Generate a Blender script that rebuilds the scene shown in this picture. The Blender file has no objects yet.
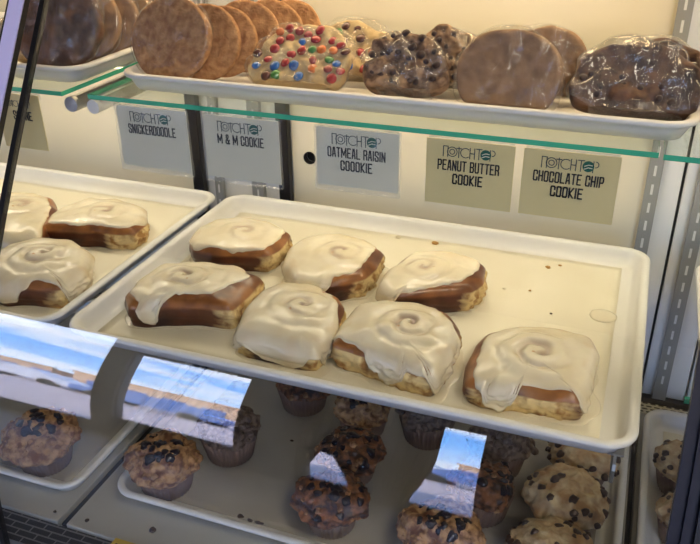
import bpy, bmesh, math, random
from mathutils import Vector, Matrix, noise
from math import sin, cos, pi, radians
random.seed(7)
C = bpy.context.scene.collection
S = bpy.context.scene

# ------------------------------------------------------------------ camera
CP = Vector((0.60812, -0.62167, 0.49694))
CR = Matrix.Rotation(radians(20.252), 3, 'Z') @ Matrix.Rotation(radians(0.5714), 3, 'Y') @ Matrix.Rotation(radians(61.805), 3, 'X')
FPX = 783.738
cam_d = bpy.data.cameras.new('camera'); cam = bpy.data.objects.new('camera', cam_d); C.objects.link(cam)
cam.location = CP; cam.rotation_euler = (radians(61.805), radians(0.5714), radians(20.252))
cam_d.sensor_width = 36; cam_d.lens = 36*FPX/700; cam_d.clip_start = 0.02; cam_d.clip_end = 300
S.camera = cam

def at(x, y, z=None, Y=None):
    r = CR @ Vector((x-350, -(y-272), -FPX))
    t = (z-CP.z)/r.z if z is not None else (Y-CP.y)/r.y
    return CP + t*r

# ------------------------------------------------------------------ materials
def mat(name, base=(.8,.8,.8), rough=.5, metal=0, noise_amt=0, noise_scale=40, base2=None, bump=0, bump_scale=80, emit=None, estr=0, spec=.5, coat=0, sss=0, detail=4):
    m = bpy.data.materials.new(name); m.use_nodes = True
    nt = m.node_tree; b = nt.nodes['Principled BSDF']
    b.inputs['Base Color'].default_value = (*base, 1); b.inputs['Roughness'].default_value = rough
    b.inputs['Metallic'].default_value = metal; b.inputs['Specular IOR Level'].default_value = spec
    b.inputs['Coat Weight'].default_value = coat; b.inputs['Coat Roughness'].default_value = .15
    if sss:
        b.inputs['Subsurface Weight'].default_value = sss; b.inputs['Subsurface Scale'].default_value = .008
        b.inputs['Subsurface Radius'].default_value = (1, .8, .5)
    tc = nt.nodes.new('ShaderNodeTexCoord')
    if base2:
        n = nt.nodes.new('ShaderNodeTexNoise'); n.inputs['Scale'].default_value = noise_scale; n.inputs['Detail'].default_value = detail
        nt.links.new(tc.outputs['Object'], n.inputs['Vector'])
        r = nt.nodes.new('ShaderNodeValToRGB')
        lo = .5-noise_amt; hi = .5+noise_amt
        r.color_ramp.elements[0].position = max(0, lo); r.color_ramp.elements[1].position = min(1, hi)
        r.color_ramp.elements[0].color = (*base, 1); r.color_ramp.elements[1].color = (*base2, 1)
        nt.links.new(n.outputs['Fac'], r.inputs['Fac']); nt.links.new(r.outputs['Color'], b.inputs['Base Color'])
    if bump:
        n2 = nt.nodes.new('ShaderNodeTexNoise'); n2.inputs['Scale'].default_value = bump_scale; n2.inputs['Detail'].default_value = 5
        nt.links.new(tc.outputs['Object'], n2.inputs['Vector'])
        bp = nt.nodes.new('ShaderNodeBump'); bp.inputs['Strength'].default_value = bump; bp.inputs['Distance'].default_value = .002
        nt.links.new(n2.outputs['Fac'], bp.inputs['Height']); nt.links.new(bp.outputs['Normal'], b.inputs['Normal'])
    if emit:
        b.inputs['Emission Color'].default_value = (*emit, 1); b.inputs['Emission Strength'].default_value = estr
    return m

def clear_mat(name, tint=(.97,.98,.97), f0=.04, rough=0.0, bump=0, bump_scale=60, stretch=(1,1,1), gain=1.0, milky=0):
    """clear sheet: transparent body with a mirror-like skin whose strength follows the viewing angle (Schlick)"""
    m = bpy.data.materials.new(name); m.use_nodes = True; nt = m.node_tree
    for n in list(nt.nodes): nt.nodes.remove(n)
    N = nt.nodes.new; L = nt.links.new
    out = N('ShaderNodeOutputMaterial'); mix = N('ShaderNodeMixShader'); tr = N('ShaderNodeBsdfTransparent'); gl = N('ShaderNodeBsdfGlossy')
    tr.inputs['Color'].default_value = (*tint, 1); gl.inputs['Roughness'].default_value = rough
    g = N('ShaderNodeNewGeometry'); d = N('ShaderNodeVectorMath'); d.operation = 'DOT_PRODUCT'
    L(g.outputs['Normal'], d.inputs[0]); L(g.outputs['Incoming'], d.inputs[1])
    nrm = None
    if bump:
        tc = N('ShaderNodeTexCoord'); mp = N('ShaderNodeMapping'); mp.inputs['Scale'].default_value = stretch
        t = N('ShaderNodeTexNoise'); t.inputs['Scale'].default_value = bump_scale; t.inputs['Detail'].default_value = 3; t.inputs['Distortion'].default_value = 1.0
        bp = N('ShaderNodeBump'); bp.inputs['Strength'].default_value = bump; bp.inputs['Distance'].default_value = .004
        L(tc.outputs['Object'], mp.inputs['Vector']); L(mp.outputs['Vector'], t.inputs['Vector']); L(t.outputs['Fac'], bp.inputs['Height'])
        L(bp.outputs['Normal'], gl.inputs['Normal']); L(bp.outputs['Normal'], d.inputs[0])
    a = N('ShaderNodeMath'); a.operation = 'ABSOLUTE'; L(d.outputs['Value'], a.inputs[0])
    s = N('ShaderNodeMath'); s.operation = 'SUBTRACT'; s.inputs[0].default_value = 1; L(a.outputs[0], s.inputs[1]); s.use_clamp = True
    p = N('ShaderNodeMath'); p.operation = 'POWER'; L(s.outputs[0], p.inputs[0]); p.inputs[1].default_value = 5
    k = N('ShaderNodeMath'); k.operation = 'MULTIPLY_ADD'; L(p.outputs[0], k.inputs[0]); k.inputs[1].default_value = (1-f0)*gain; k.inputs[2].default_value = f0*gain; k.use_clamp = True
    L(k.outputs[0], mix.inputs[0]); L(tr.outputs[0], mix.inputs[1]); L(gl.outputs[0], mix.inputs[2])
    last = mix.outputs[0]
    if milky:
        df = N('ShaderNodeBsdfDiffuse'); df.inputs['Color'].default_value = (.9,.9,.9,1); m2 = N('ShaderNodeMixShader'); m2.inputs[0].default_value = milky
        L(last, m2.inputs[1]); L(df.outputs[0], m2.inputs[2]); last = m2.outputs[0]
    L(last, out.inputs['Surface'])
    return m

M = {}
M['tray'] = mat('white_tray_plastic', (.74,.73,.71), .32, bump=.02)
M['liner'] = mat('greaseproof_paper', (.80,.75,.61), .38, base2=(.74,.68,.53), noise_amt=.2, noise_scale=14, bump=.25, bump_scale=16)
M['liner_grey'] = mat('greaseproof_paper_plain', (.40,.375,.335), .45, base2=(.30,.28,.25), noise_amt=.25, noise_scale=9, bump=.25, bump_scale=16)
M['wall'] = mat('cream_laminate', (.75,.69,.54), .45)
M['wall_white'] = mat('white_laminate', (.78,.77,.74), .45)
M['deck'] = mat('deck_laminate', (.43,.41,.36), .45, base2=(.38,.365,.32), noise_amt=.3, noise_scale=12)
M['black'] = mat('black_frame', (.010,.009,.009), .4, spec=.3)
M['rubber'] = mat('black_rubber_seal', (.012,.011,.018), .5, spec=.25)
M['lavender'] = mat('painted_sky_reflection', (.62,.58,.88), .4)  # sky reflection on a glass edge, painted as flat lavender
M['steel'] = mat('brushed_steel', (.42,.43,.42), .36, metal=.85)
M['whitemetal'] = mat('white_enamel', (.72,.72,.68), .4)
M['upright'] = mat('zinc_upright', (.33,.33,.31), .42, metal=.4)
M['darkhole'] = mat('dark_recess', (.01,.009,.008), .9)
M['glass'] = clear_mat('clear_glass', (.98,.985,.98), .078, gain=1.0)
M['shelfglass'] = clear_mat('shelf_glass', (.95,.985,.96), .04, gain=.8)
M['edge'] = mat('green_glass_edge', (.06,.46,.28), .15, spec=.5)
M['card'] = mat('olive_card', (.68,.58,.28), .6, base2=(.64,.545,.26), noise_amt=.3, noise_scale=30)
M['cardpale'] = mat('pale_card', (.76,.73,.54), .6, base2=(.72,.69,.51), noise_amt=.3, noise_scale=30)
M['ink'] = mat('black_ink', (.015,.015,.016), .6)
M['logoink'] = mat('grey_ink', (.06,.075,.075), .6)
M['logogreen'] = mat('green_ink', (.01,.11,.075), .6)
M['sleeve'] = clear_mat('plastic_sleeve', (.97,.98,.99), .05, .12, bump=.25, bump_scale=18, milky=.06)
M['wrap'] = clear_mat('cling_film', (.96,.95,.93), .05, .22, bump=.8, bump_scale=26, stretch=(2.2,.6,1), gain=.9, milky=.035)
M['wrap2'] = clear_mat('crinkled_cling_film', (.95,.94,.92), .08, .14, bump=1.0, bump_scale=34, stretch=(3.2,.55,1), gain=1.0, milky=.05)
M['icing'] = mat('cream_icing', (.79,.72,.56), .26, sss=.12, base2=(.66,.56,.38), noise_amt=.24, noise_scale=22, bump=.10, bump_scale=50, coat=.2)
M['icing_swirl'] = mat('icing_over_cinnamon', (.56,.47,.40), .32, base2=(.66,.58,.49), noise_amt=.2, noise_scale=60)
M['puddle'] = mat('melted_glaze', (.76,.70,.55), .22, base2=(.72,.65,.48), noise_amt=.3, noise_scale=25, coat=.4)
M['cup'] = mat('brown_paper_cup', (.17,.10,.075), .6, base2=(.22,.14,.10), noise_amt=.3, noise_scale=50)
M['cup_pale'] = mat('greased_paper_cup', (.33,.25,.19), .55, base2=(.20,.12,.08), noise_amt=.25, noise_scale=60)
M['golden'] = mat('golden_muffin_crust', (.15,.055,.02), .6, base2=(.47,.27,.12), noise_amt=.10, noise_scale=105, bump=.9, bump_scale=160)
M['darktop'] = mat('dark_muffin_crust', (.035,.014,.010), .45, base2=(.27,.105,.04), noise_amt=.10, noise_scale=85, bump=1.0, bump_scale=150)
M['paletop'] = mat('pale_muffin_crust', (.60,.47,.28), .6, base2=(.34,.19,.08), noise_amt=.14, noise_scale=62, bump=.9, bump_scale=150)
M['choctop'] = mat('chocolate_streusel_crust', (.085,.05,.035), .65, base2=(.26,.18,.13), noise_amt=.12, noise_scale=110, bump=.8, bump_scale=190)
M['berry'] = mat('baked_blueberry', (.012,.008,.014), .25)
M['chip'] = mat('chocolate_chip', (.045,.022,.016), .35)
M['streusel'] = mat('streusel_crumb', (.44,.25,.12), .7, base2=(.25,.12,.05), noise_amt=.3, noise_scale=90)
M['sugar'] = mat('sugared_cookie', (.52,.28,.12), .8, base2=(.29,.125,.045), noise_amt=.16, noise_scale=120, bump=1.0, bump_scale=260)
M['paledough'] = mat('pale_cookie_dough', (.62,.47,.25), .7, base2=(.53,.36,.16), noise_amt=.2, noise_scale=50, bump=.6, bump_scale=130)
M['oatdough'] = mat('oat_cookie_dough', (.10,.048,.025), .7, base2=(.34,.21,.12), noise_amt=.10, noise_scale=85, bump=1, bump_scale=120)
M['peanutdough'] = mat('peanut_cookie_dough', (.34,.195,.10), .7, base2=(.22,.12,.058), noise_amt=.2, noise_scale=60, bump=.5, bump_scale=150)
M['chocdough'] = mat('chocolate_chip_cookie_dough', (.15,.07,.032), .6, base2=(.055,.024,.014), noise_amt=.13, noise_scale=65, bump=.6, bump_scale=120)
M['raisin'] = mat('raisin', (.05,.025,.02), .4)
M['crumb'] = mat('dark_crumb', (.05,.03,.02), .8)
M['goldcrumb'] = mat('golden_crumb', (.42,.24,.07), .8)
for k, c in dict(red=(.34,.03,.03), blue=(.03,.13,.42), orange=(.62,.16,.04), brown=(.10,.035,.025), green=(.06,.20,.05), yellow=(.65,.45,.05)).items():
    M['candy_'+k] = mat(k+'_candy_shell', c, .22, coat=.5)

def roll_mat():
    m = bpy.data.materials.new('cinnamon_roll_dough'); m.use_nodes = True; nt = m.node_tree; N = nt.nodes.new; L = nt.links.new
    b = nt.nodes['Principled BSDF']; tc = N('ShaderNodeTexCoord')
    at_ = N('ShaderNodeAttribute'); at_.attribute_name = 'torn'
    n1 = N('ShaderNodeTexNoise'); n1.inputs['Scale'].default_value = 65; n1.inputs['Detail'].default_value = 5; L(tc.outputs['Object'], n1.inputs['Vector'])
    n2 = N('ShaderNodeTexNoise'); n2.inputs['Scale'].default_value = 26; n2.inputs['Detail'].default_value = 3; L(tc.outputs['Object'], n2.inputs['Vector'])
    crust = N('ShaderNodeValToRGB'); e = crust.color_ramp.elements; e[0].position = .38; e[0].color = (.028,.008,.005,1); e[1].position = .64; e[1].color = (.105,.030,.012,1)
    crumb = N('ShaderNodeValToRGB'); e = crumb.color_ramp.elements; e[0].position = .36; e[0].color = (.34,.17,.05,1); e[1].position = .52; e[1].color = (.74,.55,.25,1)
    gold = N('ShaderNodeValToRGB'); e = gold.color_ramp.elements; e[0].position = .38; e[0].color = (.12,.032,.010,1); e[1].position = .64; e[1].color = (.36,.145,.04,1)
    L(n2.outputs['Fac'], crust.inputs['Fac']); L(n1.outputs['Fac'], crumb.inputs['Fac']); L(n2.outputs['Fac'], gold.inputs['Fac'])
    sep = N('ShaderNodeSeparateColor'); L(at_.outputs['Color'], sep.inputs['Color'])
    m1 = N('ShaderNodeMix'); m1.data_type = 'RGBA'; L(sep.outputs['Green'], m1.inputs['Factor']); L(crust.outputs['Color'], m1.inputs['A']); L(gold.outputs['Color'], m1.inputs['B'])
    m2 = N('ShaderNodeMix'); m2.data_type = 'RGBA'; L(sep.outputs['Red'], m2.inputs['Factor']); L(m1.outputs['Result'], m2.inputs['A']); L(crumb.outputs['Color'], m2.inputs['B'])
    L(m2.outputs['Result'], b.inputs['Base Color'])
    ro = N('ShaderNodeMapRange'); L(sep.outputs['Red'], ro.inputs['Value']); ro.inputs['To Min'].default_value = .28; ro.inputs['To Max'].default_value = .9; L(ro.outputs['Result'], b.inputs['Roughness'])
    bp = N('ShaderNodeBump'); bp.inputs['Distance'].default_value = .003; L(n1.outputs['Fac'], bp.inputs['Height'])
    st = N('ShaderNodeMapRange'); L(sep.outputs['Red'], st.inputs['Value']); st.inputs['To Min'].default_value = .06; st.inputs['To Max'].default_value = .8; L(st.outputs['Result'], bp.inputs['Strength'])
    L(bp.outputs['Normal'], b.inputs['Normal'])
    return m
M['roll'] = roll_mat()

def icing_mat():
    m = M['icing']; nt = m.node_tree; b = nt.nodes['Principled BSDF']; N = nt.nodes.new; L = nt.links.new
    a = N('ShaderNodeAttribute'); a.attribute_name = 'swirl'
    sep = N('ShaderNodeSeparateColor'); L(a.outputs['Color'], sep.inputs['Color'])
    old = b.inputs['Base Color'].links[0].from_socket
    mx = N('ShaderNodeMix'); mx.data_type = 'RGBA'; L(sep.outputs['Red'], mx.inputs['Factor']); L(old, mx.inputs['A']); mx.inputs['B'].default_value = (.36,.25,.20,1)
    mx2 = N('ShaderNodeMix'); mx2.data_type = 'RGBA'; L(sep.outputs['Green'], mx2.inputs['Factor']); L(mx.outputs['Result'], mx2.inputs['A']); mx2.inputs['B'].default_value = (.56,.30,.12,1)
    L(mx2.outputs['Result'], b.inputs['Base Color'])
icing_mat()

def grille_mat(name, base, hole, sx, sy, mort, off=.5):
    m = bpy.data.materials.new(name); m.use_nodes = True; nt = m.node_tree; b = nt.nodes['Principled BSDF']
    tc = nt.nodes.new('ShaderNodeTexCoord'); br = nt.nodes.new('ShaderNodeTexBrick')
    br.offset = off; br.inputs['Scale'].default_value = 1; br.inputs['Brick Width'].default_value = sx; br.inputs['Row Height'].default_value = sy
    br.inputs['Mortar Size'].default_value = mort; br.inputs['Mortar Smooth'].default_value = .1
    br.inputs['Color1'].default_value = (*hole,1); br.inputs['Color2'].default_value = (*hole,1); br.inputs['Mortar'].default_value = (*base,1)
    nt.links.new(tc.outputs['Object'], br.inputs['Vector']); nt.links.new(br.outputs['Color'], b.inputs['Base Color'])
    bp = nt.nodes.new('ShaderNodeBump'); bp.inputs['Distance'].default_value = .002; nt.links.new(br.outputs['Fac'], bp.inputs['Height']); nt.links.new(bp.outputs['Normal'], b.inputs['Normal'])
    b.inputs['Roughness'].default_value = .45
    return m
M['grille'] = grille_mat('slotted_air_grille', (.17,.16,.145), (.008,.007,.006), .030, .0098, .0011)
M['grille_back'] = grille_mat('perforated_rear_grille', (.50,.47,.38), (.03,.025,.02), .012, .0075, .0021)

# ------------------------------------------------------------------ mesh helpers
def link(name, me, m=None, parent=None, smooth=False):
    o = bpy.data.objects.new(name, me); C.objects.link(o)
    if m is not None:
        for x in (m if isinstance(m, (list, tuple)) else [m]): me.materials.append(x)
    if smooth: me.shade_smooth()
    if parent is not None: o.parent = parent
    return o
def obj(name, bm, m=None, parent=None, smooth=False):
    bmesh.ops.recalc_face_normals(bm, faces=bm.faces)
    me = bpy.data.meshes.new(name); bm.to_mesh(me); bm.free()
    return link(name, me, m, parent, smooth)
def tag(o, label=None, cat=None, group=None, kind=None):
    if label: o['label'] = label
    if cat: o['category'] = cat
    if group: o['group'] = group
    if kind: o['kind'] = kind
    return o
def empty(name, loc, rz=0):
    o = bpy.data.objects.new(name, None); C.objects.link(o); o.location = loc; o.rotation_euler.z = rz; o.empty_display_size = .01
    return o
def box(bm, a, b, bev=0, mi=0):
    x0,y0,z0 = a; x1,y1,z1 = b
    vs = [bm.verts.new(p) for p in ((x0,y0,z0),(x1,y0,z0),(x1,y1,z0),(x0,y1,z0),(x0,y0,z1),(x1,y0,z1),(x1,y1,z1),(x0,y1,z1))]
    fs = [bm.faces.new([vs[i] for i in f]) for f in ((0,3,2,1),(4,5,6,7),(0,1,5,4),(1,2,6,5),(2,3,7,6),(3,0,4,7))]
    for f in fs: f.material_index = mi
    if bev:
        es = list({e for f in fs for e in f.edges})
        bmesh.ops.bevel(bm, geom=es, offset=bev, segments=2, profile=.5, affect='EDGES')
    return vs
def boxo(name, a, b, m, parent=None, bev=0):
    bm = bmesh.new(); box(bm, a, b, bev); return obj(name, bm, m, parent)
def tube(bm, pts, r, seg=12, cap=True):
    pts = [Vector(p) for p in pts]; rings = []
    for i, p in enumerate(pts):
        d = (pts[min(i+1, len(pts)-1)] - pts[max(i-1, 0)]).normalized()
        u = d.orthogonal().normalized() if i == 0 else (rings_u - d*rings_u.dot(d)).normalized()
        rings_u = u; v = d.cross(u); rr = r[i] if isinstance(r, (list, tuple)) else r
        rings.append([bm.verts.new(p + (u*cos(2*pi*k/seg) + v*sin(2*pi*k/seg))*rr) for k in range(seg)])
    for a, b in zip(rings, rings[1:]):
        for k in range(seg): bm.faces.new((a[k], a[(k+1)%seg], b[(k+1)%seg], b[k]))
    if cap: bm.faces.new(rings[0][::-1]); bm.faces.new(rings[-1])
def rings_mesh(bm, rings, close_first=True, close_last=True):
    vr = [[bm.verts.new(p) for p in r] for r in rings]; n = len(vr[0])
    for a, b in zip(vr, vr[1:]):
        for k in range(n): bm.faces.new((a[k], a[(k+1)%n], b[(k+1)%n], b[k]))
    if close_first: bm.faces.new(vr[0][::-1])
    if close_last: bm.faces.new(vr[-1])
    return vr
def blob(bm, c, r, seed=0, sq=(1,1,1), sub=2, amp=.25, fr=1.2):
    g = bmesh.ops.create_icosphere(bm, subdivisions=sub, radius=1)
    for v in g['verts']:
        d = v.co.normalized(); k = 1 + amp*noise.noise(d*fr + Vector((seed*3.7, seed*1.3, seed)))
        v.co = Vector(c) + Vector((d.x*sq[0], d.y*sq[1], d.z*sq[2]))*r*k

# ------------------------------------------------------------------ the curved front glass profile  y = prof(z)
PC = None
def prof(z):
    K = [(-.42,-.089),(-.36,-.088),(-.25,-.083),(-.16,-.074),(-.07,-.056),(0,-.028),(.09,.020),(.22,.100),(.345,.180),(.46,.254),(.58,.33)]
    # Catmull-style cubic Hermite through the knots
    for i in range(len(K)-1):
        if z <= K[i+1][0] or i == len(K)-2: break
    def sl(j):
        if j == 0: return (K[1][1]-K[0][1])/(K[1][0]-K[0][0])
        if j == len(K)-1: return (K[-1][1]-K[-2][1])/(K[-1][0]-K[-2][0])
        return (K[j+1][1]-K[j-1][1])/(K[j+1][0]-K[j-1][0])
    h = K[i+1][0]-K[i][0]; t = (z-K[i][0])/h
    return ((2*t**3-3*t**2+1)*K[i][1] + (t**3-2*t**2+t)*h*sl(i) + (-2*t**3+3*t**2)*K[i+1][1] + (t**3-t**2)*h*sl(i+1))
POLY = (-0.6893,)
def fit_profile(z):
    # gentle quintic smoothing of prof: average over a window
    s = 0; w = 0
    for k in range(-6, 7):
        g = math.exp(-(k/3.5)**2); s += g*prof(max(-.42, min(.58, z+k*.012))); w += g
    return s/w
ZB, ZT = -.36, .56
ZS = [ZB + (ZT-ZB)*i/90 for i in range(91)]
YS = [fit_profile(z) for z in ZS]
def sweep(x0, x1, off0, off1, zs=None):
    """solid following the glass curve between x0 and x1; off = distance along the outward normal"""
    bm = bmesh.new(); n = len(ZS); rows = []
    for i in range(n):
        if zs and not (zs[0] <= ZS[i] <= zs[1]): continue
        j0, j1 = max(0, i-1), min(n-1, i+1)
        d = Vector((0, YS[j1]-YS[j0], ZS[j1]-ZS[j0])).normalized(); nr = Vector((0, -d.z, d.y))
        p = Vector((0, YS[i], ZS[i]))
        rows.append([bm.verts.new((x, *(p+nr*o).yz)) for x, o in ((x0,off0),(x1,off0),(x1,off1),(x0,off1))])
    for a, b in zip(rows, rows[1:]):
        for k in range(4): bm.faces.new((a[k], a[(k+1)%4], b[(k+1)%4], b[k]))
    bm.faces.new(rows[0][::-1]); bm.faces.new(rows[-1])
    for a, b in zip(rows, rows[1:]):
        for k in range(4): bm.edges.get((a[k], b[k])).smooth = False
    for r_ in (rows[0], rows[-1]):
        for k in range(4): bm.edges.get((r_[k], r_[(k+1)%4])).smooth = False
    return bm

# ================================================================== THE SHOP ROOM
FZ, CZ = -1.0, 1.85
M['shopwall'] = mat('shop_wall_paint', (.09,.08,.085), .7)
M['shopfloor'] = mat('shop_floor_tile', (.12,.10,.09), .5, base2=(.09,.075,.07), noise_amt=.3, noise_scale=3)
M['shopceil'] = mat('shop_ceiling', (.05,.045,.045), .8)
def structure(name, bm, m): return tag(obj(name, bm, m), kind='structure')
X0, X1, YF, YB = -4.2, 2.6, -3.0, 1.6
b_ = bmesh.new(); box(b_, (X0-.1, YF-.12, FZ-.1), (X1+.1, YB+.1, FZ)); structure('floor', b_, M['shopfloor'])
b_ = bmesh.new(); box(b_, (X0-.1, YF-.12, CZ), (X1+.1, YB+.1, CZ+.1)); structure('ceiling', b_, M['shopceil'])
b_ = bmesh.new(); box(b_, (X0-.1, YF, FZ), (X0, YB, CZ)); structure('wall_left', b_, M['shopwall'])
b_ = bmesh.new(); box(b_, (X1, YF, FZ), (X1+.1, YB, CZ)); structure('wall_right', b_, M['shopwall'])
b_ = bmesh.new(); box(b_, (X0, YB, FZ), (X1, YB+.1, CZ)); structure('wall_back', b_, M['shopwall'])
# street wall: three shop windows plus an unseen fourth added for front light
WIN = [(-3.35,-1.92,-.78,.82), (-1.78,-1.05,-.58,.66), (-.66,.20,-.80,.60), (1.30,2.52,-.82,1.65)]
b_ = bmesh.new()
xs = [X0] + [v for w in WIN for v in w[:2]] + [X1]
for i in range(0, len(xs), 2): box(b_, (xs[i], YF-.12, FZ), (xs[i+1], YF, CZ))
for (a, c, z0, z1) in WIN:
    box(b_, (a, YF-.12, FZ), (c, YF, z0)); box(b_, (a, YF-.12, z1), (c, YF, CZ))
structure('wall_front', b_, M['shopwall'])
for i, (a, c, z0, z1) in enumerate(WIN):
    b_ = bmesh.new()
    for p, q in (((a,z0),(a+.012,z1)), ((c-.012,z0),(c,z1)), ((a+.012,z0),(c-.012,z0+.012)), ((a+.012,z1-.012),(c-.012,z1))): box(b_, (p[0], YF-.08, p[1]), (q[0], YF-.03, q[1]))
    fr = structure('window_%d' % (i+1), b_, M['black'])
    gb = bmesh.new(); box(gb, (a+.012, YF-.06, z0+.012), (c-.012, YF-.054, z1-.012)); obj('window_pane', gb, M['glass'], fr)
    ld = bpy.data.lights.new('window_portal', 'AREA'); ld.shape = 'RECTANGLE'; ld.size = c-a; ld.size_y = z1-z0; ld.cycles.is_portal = True
    lo = bpy.data.objects.new('window_portal', ld); C.objects.link(lo); lo.location = ((a+c)/2, YF+.005, (z0+z1)/2); lo.rotation_euler = (radians(90), 0, 0)
# dark screen added to shape the mirrored gap in the third window
added_screen = tag(empty('added_screen', (-.32, YF+.05, .62)), 'dark added screen shaping the mirrored shop window, seen only as a reflection', 'added screen')
def screen_piece(name, outline):
    b_ = bmesh.new(); f = []
    rows = 26; cols = 40
    def ln(z, side):
        for (za, la, ra), (zb, lb, rb) in zip(outline, outline[1:]):
            if za >= z >= zb:
                t = (za-z)/(za-zb); return (la+(lb-la)*t) if side == 0 else (ra+(rb-ra)*t)
        return outline[-1][1+side]
    g = []
    for th in (0, .012):
        layer = []
        for i in range(rows+1):
            z = outline[0][0] + (outline[-1][0]-outline[0][0])*i/rows; l, r = ln(z,0), ln(z,1)
            layer.append([b_.verts.new((l+(r-l)*j/cols+.32, th+.012*sin(j*2.2), z-.62)) for j in range(cols+1)])
        g.append(layer)
    for L_ in g:
        for i in range(rows):
            for j in range(cols): b_.faces.new((L_[i][j], L_[i][j+1], L_[i+1][j+1], L_[i+1][j]))
    for i in range(rows):
        for j in (0, cols): b_.faces.new((g[0][i][j], g[0][i+1][j], g[1][i+1][j], g[1][i][j]))
    for j in range(cols):
        for i in (0, rows): b_.faces.new((g[0][i][j], g[0][i][j+1], g[1][i][j+1], g[1][i][j]))
    obj(name, b_, M['shopwall'], added_screen)
screen_piece('screen_sheet', [(.64,-.68,.0), (.1,-.68,.0), (-.2,-.68,-.02), (-.21,-.50,-.03), (-.45,-.45,-.06), (-.62,-.42,-.09), (-.82,-.40,-.11)])
screen_piece('screen_lower_sheet', [(-.20,-.68,-.555), (-.45,-.68,-.60), (-.70,-.68,-.655), (-.82,-.68,-.66)])
b_ = bmesh.new(); tube(b_, [(-.40,0.006,.02),(.36,.006,.02)], .012); obj('screen_rod', b_, M['black'], added_screen)

for lx, ly in ((1.55,-.75),(1.55,-2.0)):  # unseen panels added as warm fill for the front of the case
    t = tag(empty('ceiling_fill_panel', (lx, ly, CZ)), 'unseen square warm fill panel added on the ceiling behind the camera', 'light', 'added ceiling fill panels')
    b_ = bmesh.new(); box(b_, (-.32,-.32,-.03), (.32,.32,-.0005), .004); obj('frame', b_, mat('fill_panel_frame',(.7,.7,.7),.5), t)
    b_ = bmesh.new(); box(b_, (-.29,-.29,-.034), (.29,.29,-.0305)); obj('diffuser', b_, mat('fill_panel_diffuser',(.9,.9,.9),.5, emit=(1,.88,.70), estr=30), t)
# outdoors, seen mirrored in the case glass
M['asphalt'] = mat('pale_pavement', (.58,.47,.44), .8, base2=(.48,.40,.40), noise_amt=.3, noise_scale=.8)
b_ = bmesh.new(); box(b_, (-60,-90,-1.3), (60,-3.13,-1.12)); structure('ground', b_, M['asphalt'])
M['adobe'] = mat('tan_stucco', (.60,.40,.26), .8, base2=(.66,.48,.34), noise_amt=.3, noise_scale=.5)
M['carblue'] = mat('blue_car_paint', (.12,.20,.45), .25, coat=.5); M['carwhite'] = mat('white_car_paint', (.7,.72,.78), .25, coat=.5)
M['tyre'] = mat('tyre_rubber', (.015,.015,.015), .8)
def building(x0, x1, h, y, lab):
    t = tag(empty('building', ((x0+x1)/2, y, -1.12)), lab, 'building', 'low buildings across the street'); w = (x1-x0)/2
    boxo('facade', (-w,-6,0), (w,0,h), M['adobe'], t); boxo('parapet', (-w-.1,-.3,h), (w+.1,.15,h+.25), M['adobe'], t)
    for k in range(int(w)): boxo('window', (-w+.8+k*2,.0,.9), (-w+2+k*2,.04,2.0), M['carblue'], t)
building(-44,-24,2.6,-32,'low tan stucco building mirrored at the left of the glass')
building(-22,-6,2.9,-31,'low tan stucco building mirrored in the middle of the glass')
building(-4,10,2.5,-33,'low tan stucco building mirrored at the right of the glass')
def car(x, y, m, lab):
    t = tag(empty('car', (x, y, -1.12)), lab, 'car', 'cars parked across the street')
    b_ = bmesh.new(); pts = [(-2.1,.35),(-2.1,.8),(-1.3,.92),(-.8,1.4),(.8,1.42),(1.4,.98),(2.1,.85),(2.15,.35)]
    rings_mesh(b_, [[(px,-.85,pz) for px, pz in pts], [(px,.85,pz) for px, pz in pts]]); obj('body', b_, m, t)
    for wx in (-1.3, 1.3):
        for wy in (-.75, .75):
            b_ = bmesh.new(); tube(b_, [(wx,wy-.12,.32),(wx,wy+.12,.32)], .32, 20); obj('wheel', b_, M['tyre'], t)
car(-14.2,-18,M['carwhite'],'white car mirrored at the far left'); car(-9.4,-17,M['carblue'],'blue car mirrored at the left'); car(-3.9,-21,M['carwhite'],'white car mirrored left of middle'); car(-.6,-15,M['carblue'],'blue car mirrored right of middle')

w = bpy.data.worlds.new('sky'); S.world = w; w.use_nodes = True; nt = w.node_tree; N = nt.nodes.new; L = nt.links.new
bg = nt.nodes['Background']; tc = N('ShaderNodeTexCoord'); sp = N('ShaderNodeSeparateXYZ'); L(tc.outputs['Generated'], sp.inputs[0])
rp = N('ShaderNodeValToRGB'); e = rp.color_ramp.elements; e[0].position = .0; e[0].color = (.66,.68,.80,1); e[1].position = .30; e[1].color = (.07,.24,.72,1)
x = rp.color_ramp.elements.new(.05); x.color = (.42,.60,.95,1); x = rp.color_ramp.elements.new(.13); x.color = (.17,.42,.95,1)
L(sp.outputs['Z'], rp.inputs['Fac'])
mp = N('ShaderNodeMapping'); mp.inputs['Scale'].default_value = (2.2,2.2,16); L(tc.outputs['Generated'], mp.inputs['Vector'])
nz = N('ShaderNodeTexNoise'); nz.inputs['Scale'].default_value = 1.3; nz.inputs['Detail'].default_value = 6; L(mp.outputs['Vector'], nz.inputs['Vector'])
cr = N('ShaderNodeValToRGB'); cr.color_ramp.elements[0].position = .46; cr.color_ramp.elements[1].position = .66; L(nz.outputs['Fac'], cr.inputs['Fac'])
mx = N('ShaderNodeMix'); mx.data_type = 'RGBA'; L(cr.outputs['Color'], mx.inputs['Factor']); L(rp.outputs['Color'], mx.inputs['A']); mx.inputs['B'].default_value = (.80,.84,.95,1)
L(mx.outputs['Result'], bg.inputs['Color']); bg.inputs['Strength'].default_value = 12.0
sd = bpy.data.lights.new('sun', 'SUN'); sd.energy = 26; sd.color = (1,.90,.78); sd.angle = radians(.6); so = bpy.data.objects.new('sun', sd); C.objects.link(so)
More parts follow.
